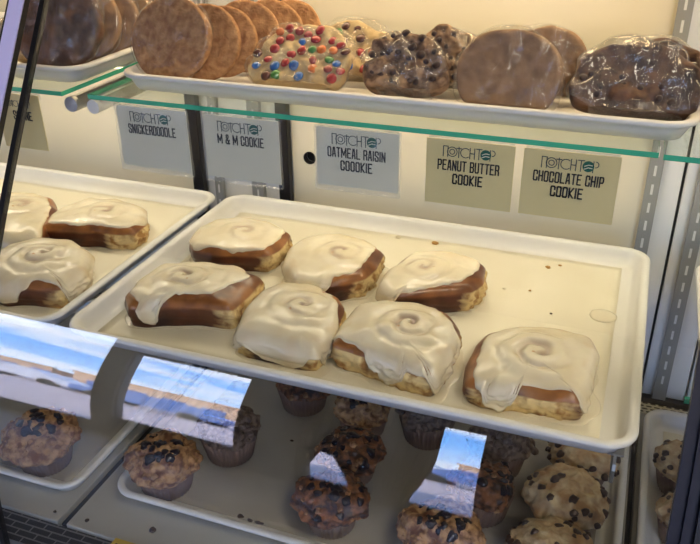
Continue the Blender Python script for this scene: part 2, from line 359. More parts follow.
so.rotation_euler = Vector((.35,-.75,-.62)).to_track_quat('-Z','Y').to_euler()

# ================================================================== THE DISPLAY CASE
DZ = -.290                       # deck level
WY = .500                        # inner face of the back of the case
case = tag(empty('display_case', (.30, .2, FZ)), 'refrigerated bakery display case with curved front glass, cream back and slotted steel uprights', 'display case')
CL = Vector((.30, .2, FZ))
def cbox(name, a, b, m, bev=0, parent=None, origin=None):
    """box given in world coordinates, child of the case"""
    bm = bmesh.new(); box(bm, [p-q for p, q in zip(a, CL)], [p-q for p, q in zip(b, CL)], bev)
    return obj(name, bm, m, parent or case)
def cobj(name, bm, m, smooth=False, parent=None):
    bmesh.ops.translate(bm, verts=bm.verts, vec=-CL); return obj(name, bm, m, parent or case, smooth)
cbox('cabinet_body', (-.76,-.075,FZ), (1.42,.56,DZ-.03), M['black'])
cbox('deck_panel', (-.74,-.040,DZ-.02), (-.0330,.4615,DZ), M['deck'], .0015)
cbox('deck_panel', (-.0190,-.040,DZ-.02), (.681,.4615,DZ), M['deck'], .0015)
cbox('deck_panel', (.689,-.040,DZ-.02), (1.40,.4615,DZ), M['deck'], .0015)
cbox('seam_dark_strip', (-.0262,-.0398,DZ-.02), (-.0195,.461,DZ-.0015), M['black'])  # black strip added to stand in for the dark open gap
cbox('front_air_grille', (-.74,-.0835,DZ-.022), (.80,-.0415,DZ-.004), M['grille'])
b_ = bmesh.new(); box(b_, (.0,-.079,0), (1.40,-.037,.0145)); g2 = None; b_.free()
cbox('rear_air_grille', (-.74,.462,DZ-.02), (1.40,.5025,DZ+.001), M['grille_back'])
cbox('end_panel', (-.76,-.04,DZ-.03), (-.74,.56,.60), M['wall_white']); cbox('end_panel', (1.40,-.04,DZ-.03), (1.42,.56,.60), M['wall_white'])
cbox('top_panel', (-.76,.33,.60), (1.42,.56,.63), M['wall_white'])
# back of the case: panels, doors
cbox('back_panel', (-.74,.530,DZ-.03), (1.40,.545,.60), M['wall_white'])
dl = cbox('sliding_door', (-.74,.503,DZ+.004), (-.098,.518,.60), M['wall'], .002)
dm = bmesh.new()
# centre door with a round finger hole
def plate_with_hole(bm, x0, x1, z0, z1, y0, y1, cx, cz, r, n=40):
    for y in (y0, y1):
        inner = [bm.verts.new((cx+r*cos(2*pi*k/n), y, cz+r*sin(2*pi*k/n))) for k in range(n)]
        outer = []
        for k in range(n):
            a = 2*pi*k/n; dx, dz = cos(a), sin(a); s = min([(x1-cx)/dx if dx > 1e-6 else 9e9, (x0-cx)/dx if dx < -1e-6 else 9e9, (z1-cz)/dz if dz > 1e-6 else 9e9, (z0-cz)/dz if dz < -1e-6 else 9e9])
            outer.append(bm.verts.new((cx+dx*s, y, cz+dz*s)))
        for k in range(n): bm.faces.new((inner[k], inner[(k+1)%n], outer[(k+1)%n], outer[k]))
        for (px, pz) in ((x0,z0),(x1,z0),(x1,z1),(x0,z1)):
            cand = sorted(range(n), key=lambda k: (outer[k].co.x-px)**2+(outer[k].co.z-pz)**2)[:2]
            if abs(cand[0]-cand[1]) in (1, n-1):
                v = bm.verts.new((px, y, pz))
                try: bm.faces.new((outer[cand[0]], v, outer[cand[1]]))
                except ValueError: pass
        if y == y0: I0 = inner
        else:
            for k in range(n): bm.faces.new((I0[k], I0[(k+1)%n], inner[(k+1)%n], inner[k]))
plate_with_hole(dm, .087, .640, DZ+.004, .60, .503, .513, .118, .054, .0095)
door = cobj('sliding_door', dm, M['wall'])
b_ = bmesh.new()
rings_mesh(b_, [[(.118+r*cos(2*pi*k/32), y, .054+r*sin(2*pi*k/32)) for k in range(32)] for r, y in ((.0093,.513),(.0093,.5016),(.0108,.5016),(.0108,.5029))], False, False)
tube(b_, [(.118,.514,.054),(.118,.5155,.054)], .0094, 32)
cobj('finger_pull', b_, M['darkhole'], parent=door)
door['label'] = 'cream door with round finger hole'
cbox('post', (-.100,.488,DZ), (-.080,.5025,.60), M['black'], .001)
cbox('post', (.066,.488,DZ), (.086,.5025,.60), M['black'], .001)
cbox('gap_panel', (-.079,.505,DZ+.004), (.065,.515,.60), M['wall_white'])
cbox('side_panel', (.6415,.503,DZ+.004), (.6845,.518,.60), M['wall_white'], .0015)
cbox('side_panel', (.6885,.503,DZ+.004), (.752,.518,.60), M['wall_white'], .0015)
cbox('side_panel', (.7555,.503,DZ+.004), (1.40,.518,.60), M['wall_white'], .0015)
cbox('seam_strip', (.6848,.5045,DZ), (.6882,.515,.60), M['darkhole'])
cbox('door_track', (.60,.4905,DZ+.001), (1.40,.5025,DZ+.010), M['black'])
cbox('door_edge_strip', (.628,.496,DZ+.010), (.676,.5025,DZ+.019), M['edge']); cbox('door_edge_strip', (.752,.496,DZ+.010), (.80,.5025,DZ+.019), M['edge'])
def upright(x, w, z0, z1, m=M['upright']):
    b_ = bmesh.new(); t = .0034; y0, y1 = .4925, .4965
    sw = .0017
    box(b_, (x-w/2, y0, z0), (x-sw, y1, z1)); box(b_, (x+sw, y0, z0), (x+w/2, y1, z1))
    z = z0; first = True
    while z < z1:
        h = .034 if first else .0125; first = False
        box(b_, (x-sw, y0, z), (x+sw, y1, min(z+h, z1))); z += h+.0155
    box(b_, (x-w/2, y1, z0), (x-w/2+.002, .5025, z1)); box(b_, (x+w/2-.002, y1, z0), (x+w/2, .5025, z1))
    u_ = cobj('slotted_upright', b_, m); b2 = bmesh.new(); box(b2, (x-sw, y0+.0006, z0), (x+sw, y0+.0012, z1)); cobj('backing_strip', b2, M['wall_white'], parent=None) if False else None
    bmesh.ops.translate(b2, verts=b2.verts, vec=-CL); obj('backing_strip', b2, M['wall_white'], u_)
    return u_
upright(.6475, .019, DZ+.012, .60); upright(.7145, .020, DZ+.006, .60)
upright(.024, .022, DZ+.006, .60); upright(-.052, .014, DZ+.006, .60)

# curved glass panes and joints
pane = cobj('front_glass_pane', sweep(-.076, .6935, .0, .004), M['glass'], True)
pane2 = cobj('front_glass_pane', sweep(-.74, -.129, .0, .004), M['glass'], True)
pane3 = cobj('front_glass_pane', sweep(.745, 1.38, .0, .004), M['glass'], True)
cobj('glass_joint_bar', sweep(-.0835,-.0765,-.002,.0062), M['black'])
tr_ = cobj('sky_reflection_strip', sweep(-.127,-.1062,-.002,.008), M['lavender']); tr_['label'] = 'pale lavender strip painted as sky reflected on the glass edge'  # its colour stands in for sky mirrored on the next pane's edge
cobj('strip_shadow_gap', sweep(-.1059,-.1052,-.002,.006), M['black'])
cobj('dark_jamb', sweep(-.1285,-.1272,-.002,.009), M['black'])
cobj('glass_joint_bar', sweep(.6938,.700,-.004,.0070), M['rubber'])
cobj('rubber_seal', sweep(.7003,.7045,-.004,.0040), M['rubber']); cobj('rubber_seal', sweep(.7048,.711,-.004,.0085), M['rubber'])
cobj('rubber_seal', sweep(.7113,.715,-.004,.0045), M['rubber']); cobj('corner_frame', sweep(.7153,.7447,-.004,.010), M['black'])
cobj('glass_shoe', sweep(-.74,1.38,-.004,.012,(-.36,-.343)), M['black'])
# a small yellow price tag clipped on the front grille
tagp = tag(empty('price_tag', (.083,-.056,DZ+.0005)), 'yellow price tag lying on the dark front grille at the bottom edge', 'price tag')
b_ = bmesh.new(); box(b_, (-.024,-.02,-.0035),(.024,.0175,0.0015),.0005); obj('card', b_, mat('yellow_card',(.62,.42,.05),.6), tagp)
b_ = bmesh.new(); box(b_, (-.018,.004,.0016),(-.008,.009,.0021)); box(b_, (-.004,.004,.0016),(.010,.009,.0021)); obj('print', b_, M['ink'], tagp)

# ------------------------------------------------------------------ glass shelves + arms
def glass_shelf(x0, x1, y0, y1, z0, z1, label, parts=()):
    t = tag(empty('glass_shelf', ((x0+x1)/2, y1, z0)), label, 'shelf', 'glass shelves in the case'); o = t.location.copy()
    b_ = bmesh.new(); box(b_, (x0-o.x, y0-o.y, 0), (x1-o.x, 0, z1-z0), .0006)
    g = obj('glass_panel', b_, [M['shelfglass'], M['edge']], t)
    for f in g.data.polygons:
        if abs(f.normal.z) < .9: f.material_index = 1
    return t, o
SZ0, SZ1 = .2345, .2405
sh_main, so_ = glass_shelf(-.020, .636, .150, .480, SZ0, SZ1, 'clear green-edged glass shelf hung with five cookie signs under the long cookie tray')
sh_left, sl_ = glass_shelf(-.58, -.058, .150, .480, SZ0, SZ1, 'green-edged glass shelf under the upper left tray of wrapped baked goods')
sh_right, sr_ = glass_shelf(.640, 1.28, .145, .480, SZ0+.0005, SZ1+.0005, 'green-edged glass shelf starting at the right edge beside the chocolate chip sign')
def arm(x, m, z, y0, r, label, open_end=True):
    t = tag(empty('shelf_bracket', (x, .4925, z)), label, 'bracket', 'shelf support arms')
    b_ = bmesh.new(); n = 14; pts = []
    for k in range(n+1):
        a = pi + pi*k/n; pts.append((r*cos(a), r*sin(a)))
    pts = [(-r, r*.9)] + pts + [(r, r*.9)]; ins = [(px*.8, pz*.8 + (.0 if abs(pz) < r*.85 else 0)) for px, pz in reversed(pts)]
    loop = pts + ins
    vr = [[b_.verts.new((px, yy, pz)) for px, pz in loop] for yy in (y0-.4925, -.0012)]
    nn = len(loop)
    for k in range(nn): b_.faces.new((vr[0][k], vr[0][(k+1)%nn], vr[1][(k+1)%nn], vr[1][k]))
    h = len(pts)
    for k in range(h-1):
        for L_ in vr: b_.faces.new((L_[k], L_[k+1], L_[nn-2-k], L_[nn-1-k]))
    obj('channel', b_, m, t)
    b_ = bmesh.new(); tube(b_, [(0, y0-.4925-.003, r*.15), (0, y0-.4925+.004, r*.15)], r*1.12, 20); obj('end_cap', b_, m, t)
    b_ = bmesh.new(); box(b_, (-.003,-.012,-.022),(.003,-.0006,.012)); obj('hook_plate', b_, m, t)
    return t
arm(-.041, M['steel'], .2265, .146, .0085, 'round-ended steel shelf arm in the gap between the two upper glass shelves')
arm(-.0135, M['whitemetal'], .2245, .152, .0078, 'short white shelf arm under the left end of the main glass shelf')
# under-shelf lamp and top lamp
M['diffuser'] = mat('lamp_diffuser', (.9,.9,.9), .5, emit=(1,.80,.48), estr=6)
def lamp(x0, x1, y, z, power, label, col, wid=.02):
    t = tag(empty('light_bar', ((x0+x1)/2, y, z)), label, 'light', 'warm light bars inside the case'); hx = (x1-x0)/2
    boxo('housing', (-hx,-wid/2-.003,-.001), (hx,wid/2+.003,.004), M['whitemetal'], t)
    boxo('diffuser', (-hx+.005,-wid/2,-.005), (hx-.005,wid/2,-.0012), M['diffuser'], t)
    ld = bpy.data.lights.new('light_bar_glow','AREA'); ld.shape='RECTANGLE'; ld.size = x1-x0-.02; ld.size_y = wid; ld.energy = power; ld.color = col
    lo = bpy.data.objects.new('light_bar_glow', ld); C.objects.link(lo); lo.parent = t; lo.location = (0,0,-.0062)
    return t
WARM = (1,.73,.40)
lamp(-.02,.62,.335,SZ0-.0048,.95,'thin warm light bar under the main glass shelf',(1,.87,.66))
lamp(-.56,-.07,.335,SZ0-.0048,.8,'thin warm light bar under the upper left glass shelf',(1,.87,.66))
lamp(-.58,1.36,.385,.595,6.0,'long warm light bar under the top of the case',WARM,.03)

# ------------------------------------------------------------------ trays
def rrect(x0, y0, x1, y1, r, n=10):
    pts = []
    for cx, cy, a0 in ((x1-r,y0+r,-90),(x1-r,y1-r,0),(x0+r,y1-r,90),(x0+r,y0+r,180)):
        for k in range(n+1):
            a = radians(a0 + 90*k/n); pts.append((cx+r*cos(a), cy+r*sin(a)))
    return pts
TH = .0235
def tray(cx, cy, zr, W, D, label, name='serving_tray', r=.034, group='white trays in the case'):
    """zr: height of the rim's top; origin on the underside"""
    zb = zr - TH
    sec = [(.0215,0),(.0150,.0012),(.0085,.012),(.0062,.0178),(.0020,.0172),(.0004,.0186),(0,.0205),(.0008,.0225),(.0032,.0235),(.0072,.0235),(.0098,.0222),(.0112,.0195),(.0120,.0150),(.0165,.0035),(.0230,.0020)]
    b_ = bmesh.new(); rings = []
    for o, z in sec: rings.append([(x, y, z) for x, y in rrect(-W/2+o, -D/2+o, W/2-o, D/2-o, max(.006, r-o))])
    rings_mesh(b_, rings)
    t = obj(name, b_, M['tray'], None, True); t.location = (cx, cy, zb)
    for e in t.data.edges: pass
    tag(t, label, 'tray', group); return t
def liner(cx, cy, zf, W, D, m, label, seed=0, skew=.004):
    b_ = bmesh.new(); nx, ny = 46, 32; g = []
    for th in (.0004, 0):
        rows = []
        for j in range(ny+1):
            row = []
            for i in range(nx+1):
                u, v = i/nx*2-1, j/ny*2-1
                x = u*W/2; y = v*D/2
                e = max(0, abs(u)-.985)/.015; f = max(0, abs(v)-.98)/.02
                h = .0006*noise.noise(Vector((x*9+seed, y*9, 1))) + .0008
                row.append(b_.verts.new((x, y, th + max(0.0001, h))))
            rows.append(row)
        g.append(rows)
    for L_ in g:
        for j in range(ny):
            for i in range(nx): b_.faces.new((L_[j][i], L_[j][i+1], L_[j+1][i+1], L_[j+1][i]))
    for j in range(ny):
        for i in (0, nx): b_.faces.new((g[0][j][i], g[0][j+1][i], g[1][j+1][i], g[1][j][i]))
    for i in range(nx):
        for j in (0, ny): b_.faces.new((g[0][j][i], g[0][j][i+1], g[1][j][i+1], g[1][j][i]))
    o = obj('paper_liner', b_, m, None, True); o.location = (cx, cy, zf+.0022)
    return tag(o, label, 'paper', 'paper liners in the trays')

TD = .447
tray(.330, TD/2, 0, .660, TD, 'large white rectangular tray holding seven iced cinnamon rolls')
tray(-.346, .435/2+.003, 0, .662, .437, 'white tray of iced cinnamon rolls at the left edge')
tray(1.045, .220, 0, .655, .44, 'empty-looking white tray cut off at the right edge, level with the cinnamon rolls')
liner(.327, .2235, -TH, .596, .388, M['liner'], 'cream paper liner smeared with icing under the seven cinnamon rolls', 3)
liner(-.346, .2215, -TH, .60, .375, M['liner'], 'cream paper liner under the left cinnamon rolls', 9)
liner(1.045, .22, -TH, .59, .375, M['liner'], 'paper liner in the tray at the right edge', 5)
Z3 = -.264
tray(.345, .012+TD/2, Z3, .662, TD, 'white tray of muffins on the bottom deck below the cinnamon rolls')
tray(-.360, .215, Z3, .662, TD, 'white tray on the bottom deck at the left, holding one crumble muffin')
tray(1.024, .225, Z3, .662, TD, 'white tray at the lower right with two chocolate chip muffins')
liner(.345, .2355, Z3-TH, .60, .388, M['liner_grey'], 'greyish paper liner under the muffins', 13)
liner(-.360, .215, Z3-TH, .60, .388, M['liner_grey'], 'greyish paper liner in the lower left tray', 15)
liner(1.024, .225, Z3-TH, .60, .388, M['liner'], 'pale paper liner in the lower right tray', 17)
ZU = SZ1+TH
tray(.338, .170+.150, ZU, .664, .300, 'long white tray of wrapped cookies on the main glass shelf')
tray(-.380, .170+.150, ZU, .664, .300, 'white tray of wrapped pastries on the upper left glass shelf')

# supports of the middle level: flat steel brackets
for x, lab in ((.642, 'flat steel bracket poking out below the right front of the cinnamon roll tray'), (.05, 'flat steel bracket below the left end of the cinnamon roll tray')):
    t = tag(empty('shelf_bracket', (x, .49, -.026 if x > .3 else -.03)), lab, 'bracket', 'brackets under the middle trays')
    b_ = bmesh.new(); k_ = 1 if x > .3 else .85; pts = [(q[0]*k_, q[1]) for q in ((0,0),(-.483,0),(-.486,-.006),(-.478,-.028),(-.44,-.034),(0,-.055))]
    rings_mesh(b_, [[(-.0016,py,pz) for py, pz in pts],[(.0016,py,pz) for py, pz in pts]]); obj('plate', b_, M['steel'], t)
    b_ = bmesh.new(); box(b_, (-.008,-.470*k_,-.0001), (.008,-.03,.0022)); obj('flange', b_, M['steel'], t)

# ------------------------------------------------------------------ signs
SY = .1445
GL = {
 'A': [[(0,0),(.32,1),(.68,1),(1,0)],[(.14,.30),(.86,.30)]], 'B': [[(0,0),(0,1),(.85,1),(1,.85),(1,.65),(.82,.52),(0,.52)],[(.82,.52),(1,.38),(1,.15),(.85,0),(0,0)]],
 'C': [[(1,.68),(1,.88),(.84,1),(.16,1),(0,.88),(0,.12),(.16,0),(.84,0),(1,.12),(1,.32)]], 'D': [[(0,0),(0,1),(.8,1),(1,.85),(1,.15),(.8,0),(0,0)]],
 'E': [[(1,1),(0,1),(0,0),(1,0)],[(0,.52),(.8,.52)]], 'H': [[(0,0),(0,1)],[(1,0),(1,1)],[(0,.5),(1,.5)]], 'I': [[(.5,0),(.5,1)]],
 'K': [[(0,0),(0,1)],[(1,1),(.12,.46),(1,0)]], 'L': [[(0,1),(0,0),(1,0)]], 'M': [[(0,0),(0,1),(.5,.25),(1,1),(1,0)]], 'N': [[(0,0),(0,1),(1,0),(1,1)]],
 'O': [[(.16,0),(0,.12),(0,.88),(.16,1),(.84,1),(1,.88),(1,.12),(.84,0),(.16,0)]], 'P': [[(0,0),(0,1),(.84,1),(1,.87),(1,.58),(.84,.45),(0,.45)]],
 'R': [[(0,0),(0,1),(.84,1),(1,.87),(1,.62),(.84,.5),(0,.5)],[(.7,.5),(1,.3),(1,0)]], 'S': [[(1,.72),(1,.88),(.84,1),(.16,1),(0,.88),(0,.64),(1,.36),(1,.12),(.84,0),(.16,0),(0,.12),(0,.28)]],
 'T': [[(.5,0),(.5,1)],[(-.05,1),(1.05,1)]], 'U': [[(0,1),(0,.12),(.16,0),(.84,0),(1,.12),(1,1)]],
 '&': [[(1,0),(.15,.72),(.15,.9),(.3,1),(.6,1),(.75,.88),(.7,.7),(0,.35),(0,.12),(.16,0),(.6,0),(1,.42)]]}
def lettering(body, m, parent, cx, y, cz, width, h):
    """condensed heavy capitals, every stroke a bar"""
    wd = {'I':.45, 'M':1.35, ' ':.55, '&':1.15}
    tot = sum(wd.get(c,1) for c in body); pitch = width/tot; b_ = bmesh.new(); x = cx-width/2; stw = pitch*.27
    for c in body:
        w_ = pitch*wd.get(c,1)
        if c in GL:
            gw = max(.0001, w_*.94-stw-pitch*.06); ox = x+(w_-gw)/2
            if c == 'I': gw = 0; ox = x+w_/2
            for pl in GL[c]:
                pts = [Vector((ox+px*gw if c != 'I' else ox, cz-h/2+stw*.5+pz*(h-stw))) for px, pz in pl]
                for a, b in zip(pts, pts[1:]):
                    d = (b-a).normalized(); q = Vector((-d.y, d.x))*stw*.5; e = d*stw*.42
                    v = [b_.verts.new((p.x, yy, p.y)) for yy in (y-.0003, y) for p in (a-e+q, b+e+q, b+e-q, a-e-q)]
                    b_.faces.new(v[:4]); b_.faces.new(v[4:][::-1])
                    for k in range(4): b_.faces.new((v[k], v[(k+1)%4], v[4+(k+1)%4], v[4+k]))
        x += w_
    return obj('lettering', b_, m, parent)
def logo(parent, cx, cz, w, y):
    """the shop's thin line wordmark: n o t c h t O p, the last round letter a filled badge with a streak"""
    h = w*.20; st = h*.085; b_ = bmesh.new(); pitch = w/7.9
    def bar(x0,z0,x1,z1,s=st): box(b_, (min(x0,x1)-s/2, y-.0003, min(z0,z1)-s/2), (max(x0,x1)+s/2, y, max(z0,z1)+s/2))
    def ring(x, z, r, s=st, a0=0, a1=360, n=28):
        pts = []
        for k in range(n+1):
            a = radians(a0+(a1-a0)*k/n); pts.append((cos(a), sin(a)))
        for (c0,s0),(c1,s1) in zip(pts, pts[1:]):
            vs = [b_.verts.new((x+c*rr, yy, z+q*rr)) for yy in (y-.0003,) for c,q,rr in ((c0,s0,r-s/2),(c1,s1,r-s/2),(c1,s1,r+s/2),(c0,s0,r+s/2))]
            b_.faces.new(vs)
    x = cx-w/2+pitch*.45; zt, zb = cz+h/2, cz-h/2; q = pitch*.34
    bar(x-q,zb,x-q,zt); bar(x-q,zt,x+q,zt); bar(x+q,zb,x+q,zt)                        # n
    x += pitch; ring(x, cz, h*.46); ring(x, cz, h*.24)                                # o with inner ring
    x += pitch; bar(x,zb,x,zt); bar(x-q,zt-h*.12,x+q,zt-h*.12)                         # t
    x += pitch; ring(x, cz, h*.46, a0=45, a1=315)                                      # c
    x += pitch; bar(x-q,zb,x-q,zt); bar(x-q,cz,x+q,cz); bar(x+q,zb,x+q,zt)             # h
    x += pitch; bar(x,zb,x,zt); bar(x-q*1.2,zt,x+q*1.2,zt)                             # t
    ox = x+pitch
    x += 2*pitch; bar(x-q,zb,x-q,zt); ring(x-q*.2, zt-h*.27, h*.27, a0=-95, a1=95)      # p
    obj('logo_wordmark', b_, M['logoink'], parent)
    b_ = bmesh.new(); tube(b_, [(ox,y-.0004,cz),(ox,y,cz)], h*.50, 28); bd = obj('logo_badge', b_, M['logogreen'], parent)
    b_ = bmesh.new()
    for dz in (.10, -.16): tube(b_, [(ox-h*.34,y-.0006,cz+h*(dz-.1)),(ox,y-.0006,cz+h*(dz+.06)),(ox+h*.36,y-.0006,cz+h*(dz+.02))], h*.045, 6)
    obj('badge_streak', b_, M['cardpale'], bd)
def sign(x0, x1, z0, lines, label, pale=False, sleeve=False, lift=0, txw=None, y=SY, tilt=0):
    t = tag(empty('cookie_sign', ((x0+x1)/2, y, .2335)), label, 'sign', 'cookie name signs'); W = x1-x0; H = .2335-z0; t.rotation_euler.y = tilt
    b_ = bmesh.new(); box(b_, (-W/2,-.0004,-H), (W/2,.0004,0)); obj('card', b_, M['cardpale'] if pale else M['card'], t)
    logo(t, -.001, -.0125, W*.60, -.0006)
    zz = -.0275
    for s, wd in lines: lettering(s, M['ink'], t, -.001, -.0006, zz, wd, .0118); zz -= .0148
    b_ = bmesh.new(); box(b_, (-W*.48,.0006,-.006), (W*.48,.0052,.0009)); c_ = obj('clip_strip', b_, M['sleeve'], t)
    if sleeve:
        b_ = bmesh.new(); n = 14
        f0 = [[b_.verts.new((-W/2-.002+(W+.004)*i/n, yy-.0008*sin(i*.9), zz_)) for i in range(n+1)] for yy, zz_ in ((-.0018,.001),(-.0026,-H*.5),(-.0032,-H-.005),(.0022,-H-.005),(.0016,-H*.5),(.0012,.001))]
        for a, b in zip(f0, f0[1:]):
            for i in range(n): b_.faces.new((a[i],a[i+1],b[i+1],b[i]))
        for i in range(n): b_.faces.new((f0[0][i],f0[0][i+1],f0[-1][i+1],f0[-1][i]))
        for i in (0,n): b_.faces.new([r[i] for r in f0])
        obj('plastic_sleeve', b_, M['sleeve'], t)
    return t
sign(.0235,.1195,.158,[('SNICKERDOODLE',.066)],'pale sign reading SNICKERDOODLE hanging from the glass shelf edge',True,True)
sign(.1415,.2375,.158,[('M & M COOKIE',.060)],'pale sign in a plastic sleeve reading M & M COOKIE',True,True)
sign(.283,.3785,.166,[('OATMEAL RAISIN',.068),('COOOKIE',.038)],'pale sign in a worn plastic sleeve reading OATMEAL RAISIN COOOKIE',True,True)
sign(.4085,.5010,.1615,[('PEANUT BUTTER',.066),('COOKIE',.033)],'olive sign reading PEANUT BUTTER COOKIE')
sign(.5095,.6035,.162,[('CHOCOLATE CHIP',.070),('COOKIE',.033)],'olive sign reading CHOCOLATE CHIP COOKIE')
sign(-.158,-.090,.162,[('   SCONE',.040)],'grey-green sign at the far left half hidden by the black bar')

# ------------------------------------------------------------------ cinnamon rolls
def angdiff(a, b): return (a-b+pi) % (2*pi) - pi
def make_roll(poly_px, h, covers, torn, label, swirl=(0,0), spacing=1, group='iced cinnamon rolls', zf=-TH+.0031, dome=.007, sp_amp=1.0, rot0=0, gold=(), puddle=None, hole=.0, dx=0):
    zt = zf + h*.80
    P = [at(x, y, z=zt) for x, y in poly_px]; cx = sum(p.x for p in P)/len(P); cy = sum(p.y for p in P)/len(P)
    pts = [(p.x-cx, p.y-cy) for p in P]
    n = 160
    def ray(th):
        d = (cos(th), sin(th)); best = 0
        for (ax, ay), (bx, by) in zip(pts, pts[1:]+pts[:1]):
            ex, ey = bx-ax, by-ay; den = d[0]*ey-d[1]*ex
            if abs(den) < 1e-9: continue
            t = (ax*ey-ay*ex)/den; s = (ax*d[1]-ay*d[0])/den
            if t > 0 and -1e-6 <= s <= 1+1e-6: best = max(best, t)
        return best
    R0 = [ray(2*pi*k/n) for k in range(n)]
    for _ in range(2): R0 = [(R0[k-1]+2*R0[k]+R0[(k+1)%n])/4 for k in range(n)]
    Rm = sum(R0)/n
    seed = cx*37+cy*91
    def ang(px):
        p = at(*px, z=zt); return math.atan2(p.y-cy, p.x-cx) % (2*pi)
    cv = sorted((ang(c[:2]), c[2]-(.09 if -.1 < c[2] < .22 else 0)) for c in covers)
    def cover(th):
        th %= 2*pi; m = len(cv)
        for i in range(m):
            a, va = cv[i]; b, vb = cv[(i+1)%m]; span = (b-a) % (2*pi) or 2*pi; d = (th-a) % (2*pi)
            if d <= span:
                t = d/span; t = t*t*(3-2*t); return va+(vb-va)*t + .05*noise.noise(Vector((th*5, seed, 0)))
        return cv[0][1]
    tr = [(ang(a), ang(b)) for a, b in torn]; gr = [(ang(a), ang(b)) for a, b in gold]
    def inr(th, rs, soft=.10):
        best = 0
        for a, b in rs:
            span = (b-a) % (2*pi); d = (th-a) % (2*pi)
            if d <= span: k = min(1, min(d, span-d)/soft+.2)
            else: k = 0
            best = max(best, k)
        return best
    sx, sy = swirl
    pitch = Rm*.36
    def relief(x, y):
        dx, dy = x-sx, y-sy; r = math.hypot(dx, dy); a = math.atan2(dy, dx)+rot0
        wob = .22*noise.noise(Vector((x*38+seed, y*38, 4))) + .12*noise.noise(Vector((x*90+seed, y*90, 9))); ph = r/pitch - a/(2*pi) + wob
        s = .5+.5*cos(2*pi*ph)
        fade = max(0, 1-(r/(Rm*.95))**2); core = math.exp(-(r/(Rm*.16))**2)
        gro = s**2.2*(.55+.9*abs(noise.noise(Vector((x*30+seed*2, y*30, 6)))+.35))
        return (-.0042*gro*fade*sp_amp + .0020*fade*sp_amp + .002*math.exp(-(r/(Rm*.5))**2) - .0035*core*hole), gro*fade, r
    def surf(th, t, off=0):
        """t 0..1 top from the centre to the edge, 1..2 side to the floor"""
        k = th/(2*pi)*n; i = int(k) % n; f = k-int(k); R = R0[i]*(1-f)+R0[(i+1)%n]*f
        ro = .16
        if t <= 1:
            r = R*t*1.0; x, y = r*cos(th), r*sin(th); rl, g, rr = relief(x, y)
            z = zt + dome*(1-t**2.6) + rl*(1-t**4) + .0022*noise.noise(Vector((x*38+seed, y*38, 2)))
            if t > .86: z -= .0055*((t-.86)/.14)**2*(h/.04)
            nrm = Vector((0,0,1)) if t < .86 else Vector((cos(th)*(t-.86)/.14, sin(th)*(t-.86)/.14, 1)).normalized()
            x += nrm.x*off; y += nrm.y*off; z += nrm.z*off; return Vector((x, y, z-zf))
        s = t-1; r = R*(1+.035*sin(pi*min(1, s*1.15)) - .035*s*s); z = (zt-.0055*(h/.04))*(1-s)+zf*s
        tn = inr(th, tr, .15)
        rough = tn*.0042*(noise.noise(Vector((cos(th)*9+seed, sin(th)*9, z*260)))) + tn*.0030*noise.noise(Vector((cos(th)*4, sin(th)*4+seed, z*90))) + (1-tn)*.0022*noise.noise(Vector((cos(th)*2.4+seed, sin(th)*2.4, z*60)))
        # coil seam: a horizontal crease on crust sides
        rough -= (1-tn)*.0016*math.exp(-((s-.62)/.07)**2)
        r += rough*min(1, s*5) + off
        return Vector((r*cos(th), r*sin(th), z-zf))
    root = tag(empty('cinnamon_roll', (cx+dx, cy, zf)), label, 'cinnamon roll', group)
    ts = [i/22 for i in range(1, 23)] + [1+i/12 for i in range(1, 13)]
    b_ = bmesh.new(); col = b_.verts.layers.float_color.new('torn')
    c0 = b_.verts.new(surf(0, .0)); c0[col] = (0,1,0,1); prev = None
    for t in ts:
        ring = []
        for k in range(n):
            th = 2*pi*k/n; v = b_.verts.new(surf(th, t)); s = t-1
            tn = inr(th+.16*noise.noise(Vector((t*7,seed,th*3))), tr, .22)*(1 if s > .1 else (0 if s < .0 else min(1, s*30)))*(1 if s < .93 else .4)
            gd = 1 if t <= 1 else max(0, 1-s*7)
            gd = max(gd, inr(th, gr)*(.9))
            v[col] = (min(1,tn), min(1,gd)*.85, 0, 1); ring.append(v)
        if prev is None:
            for k in range(n): b_.faces.new((c0, ring[k], ring[(k+1)%n]))
        else:
            for k in range(n): b_.faces.new((prev[k], ring[k], ring[(k+1)%n], prev[(k+1)%n]))
        prev = ring
    b_.faces.new(prev)
    obj('bun', b_, M['roll'], root, True)
    # icing: a sheet with a rounded lip that follows the bun
    b_ = bmesh.new(); col = b_.verts.layers.float_color.new('swirl'); U = 40; th_i = .0022
    c0 = b_.verts.new(surf(0, 0, th_i)); prev = None
    _, g0, _ = relief(0, 0)
    for j in range(1, U+4):
        ring = []
        for k in range(n):
            th = 2*pi*k/n; tc_ = 1+min(.985, cover(th)); u = min(1, j/U); t = tc_*u
            edge = (1-u)*tc_; lip = min(1, edge/.09)
            off = th_i*math.sqrt(max(0, 1-(1-lip)**2)) - .0002
            if t > 1.0: off += .0010*math.exp(-((edge-.08)/.07)**2)
            if j > U: off = -.0008*(j-U)
            v = b_.verts.new(surf(th, t, off)); x, y = v.co.x, v.co.y
            if t < .8:
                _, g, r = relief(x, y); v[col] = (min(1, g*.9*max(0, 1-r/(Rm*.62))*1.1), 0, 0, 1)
            else: v[col] = (0, .35*min(1,max(0, noise.noise(Vector((x*60, y*60, seed)))))*1.0, 0, 1)
            ring.append(v)
        if prev is None:
            for k in range(n): b_.faces.new((c0, ring[k], ring[(k+1)%n]))
        else:
            for k in range(n): b_.faces.new((prev[k], ring[k], ring[(k+1)%n], prev[(k+1)%n]))
        prev = ring
    obj('icing', b_, M['icing'], root, True)
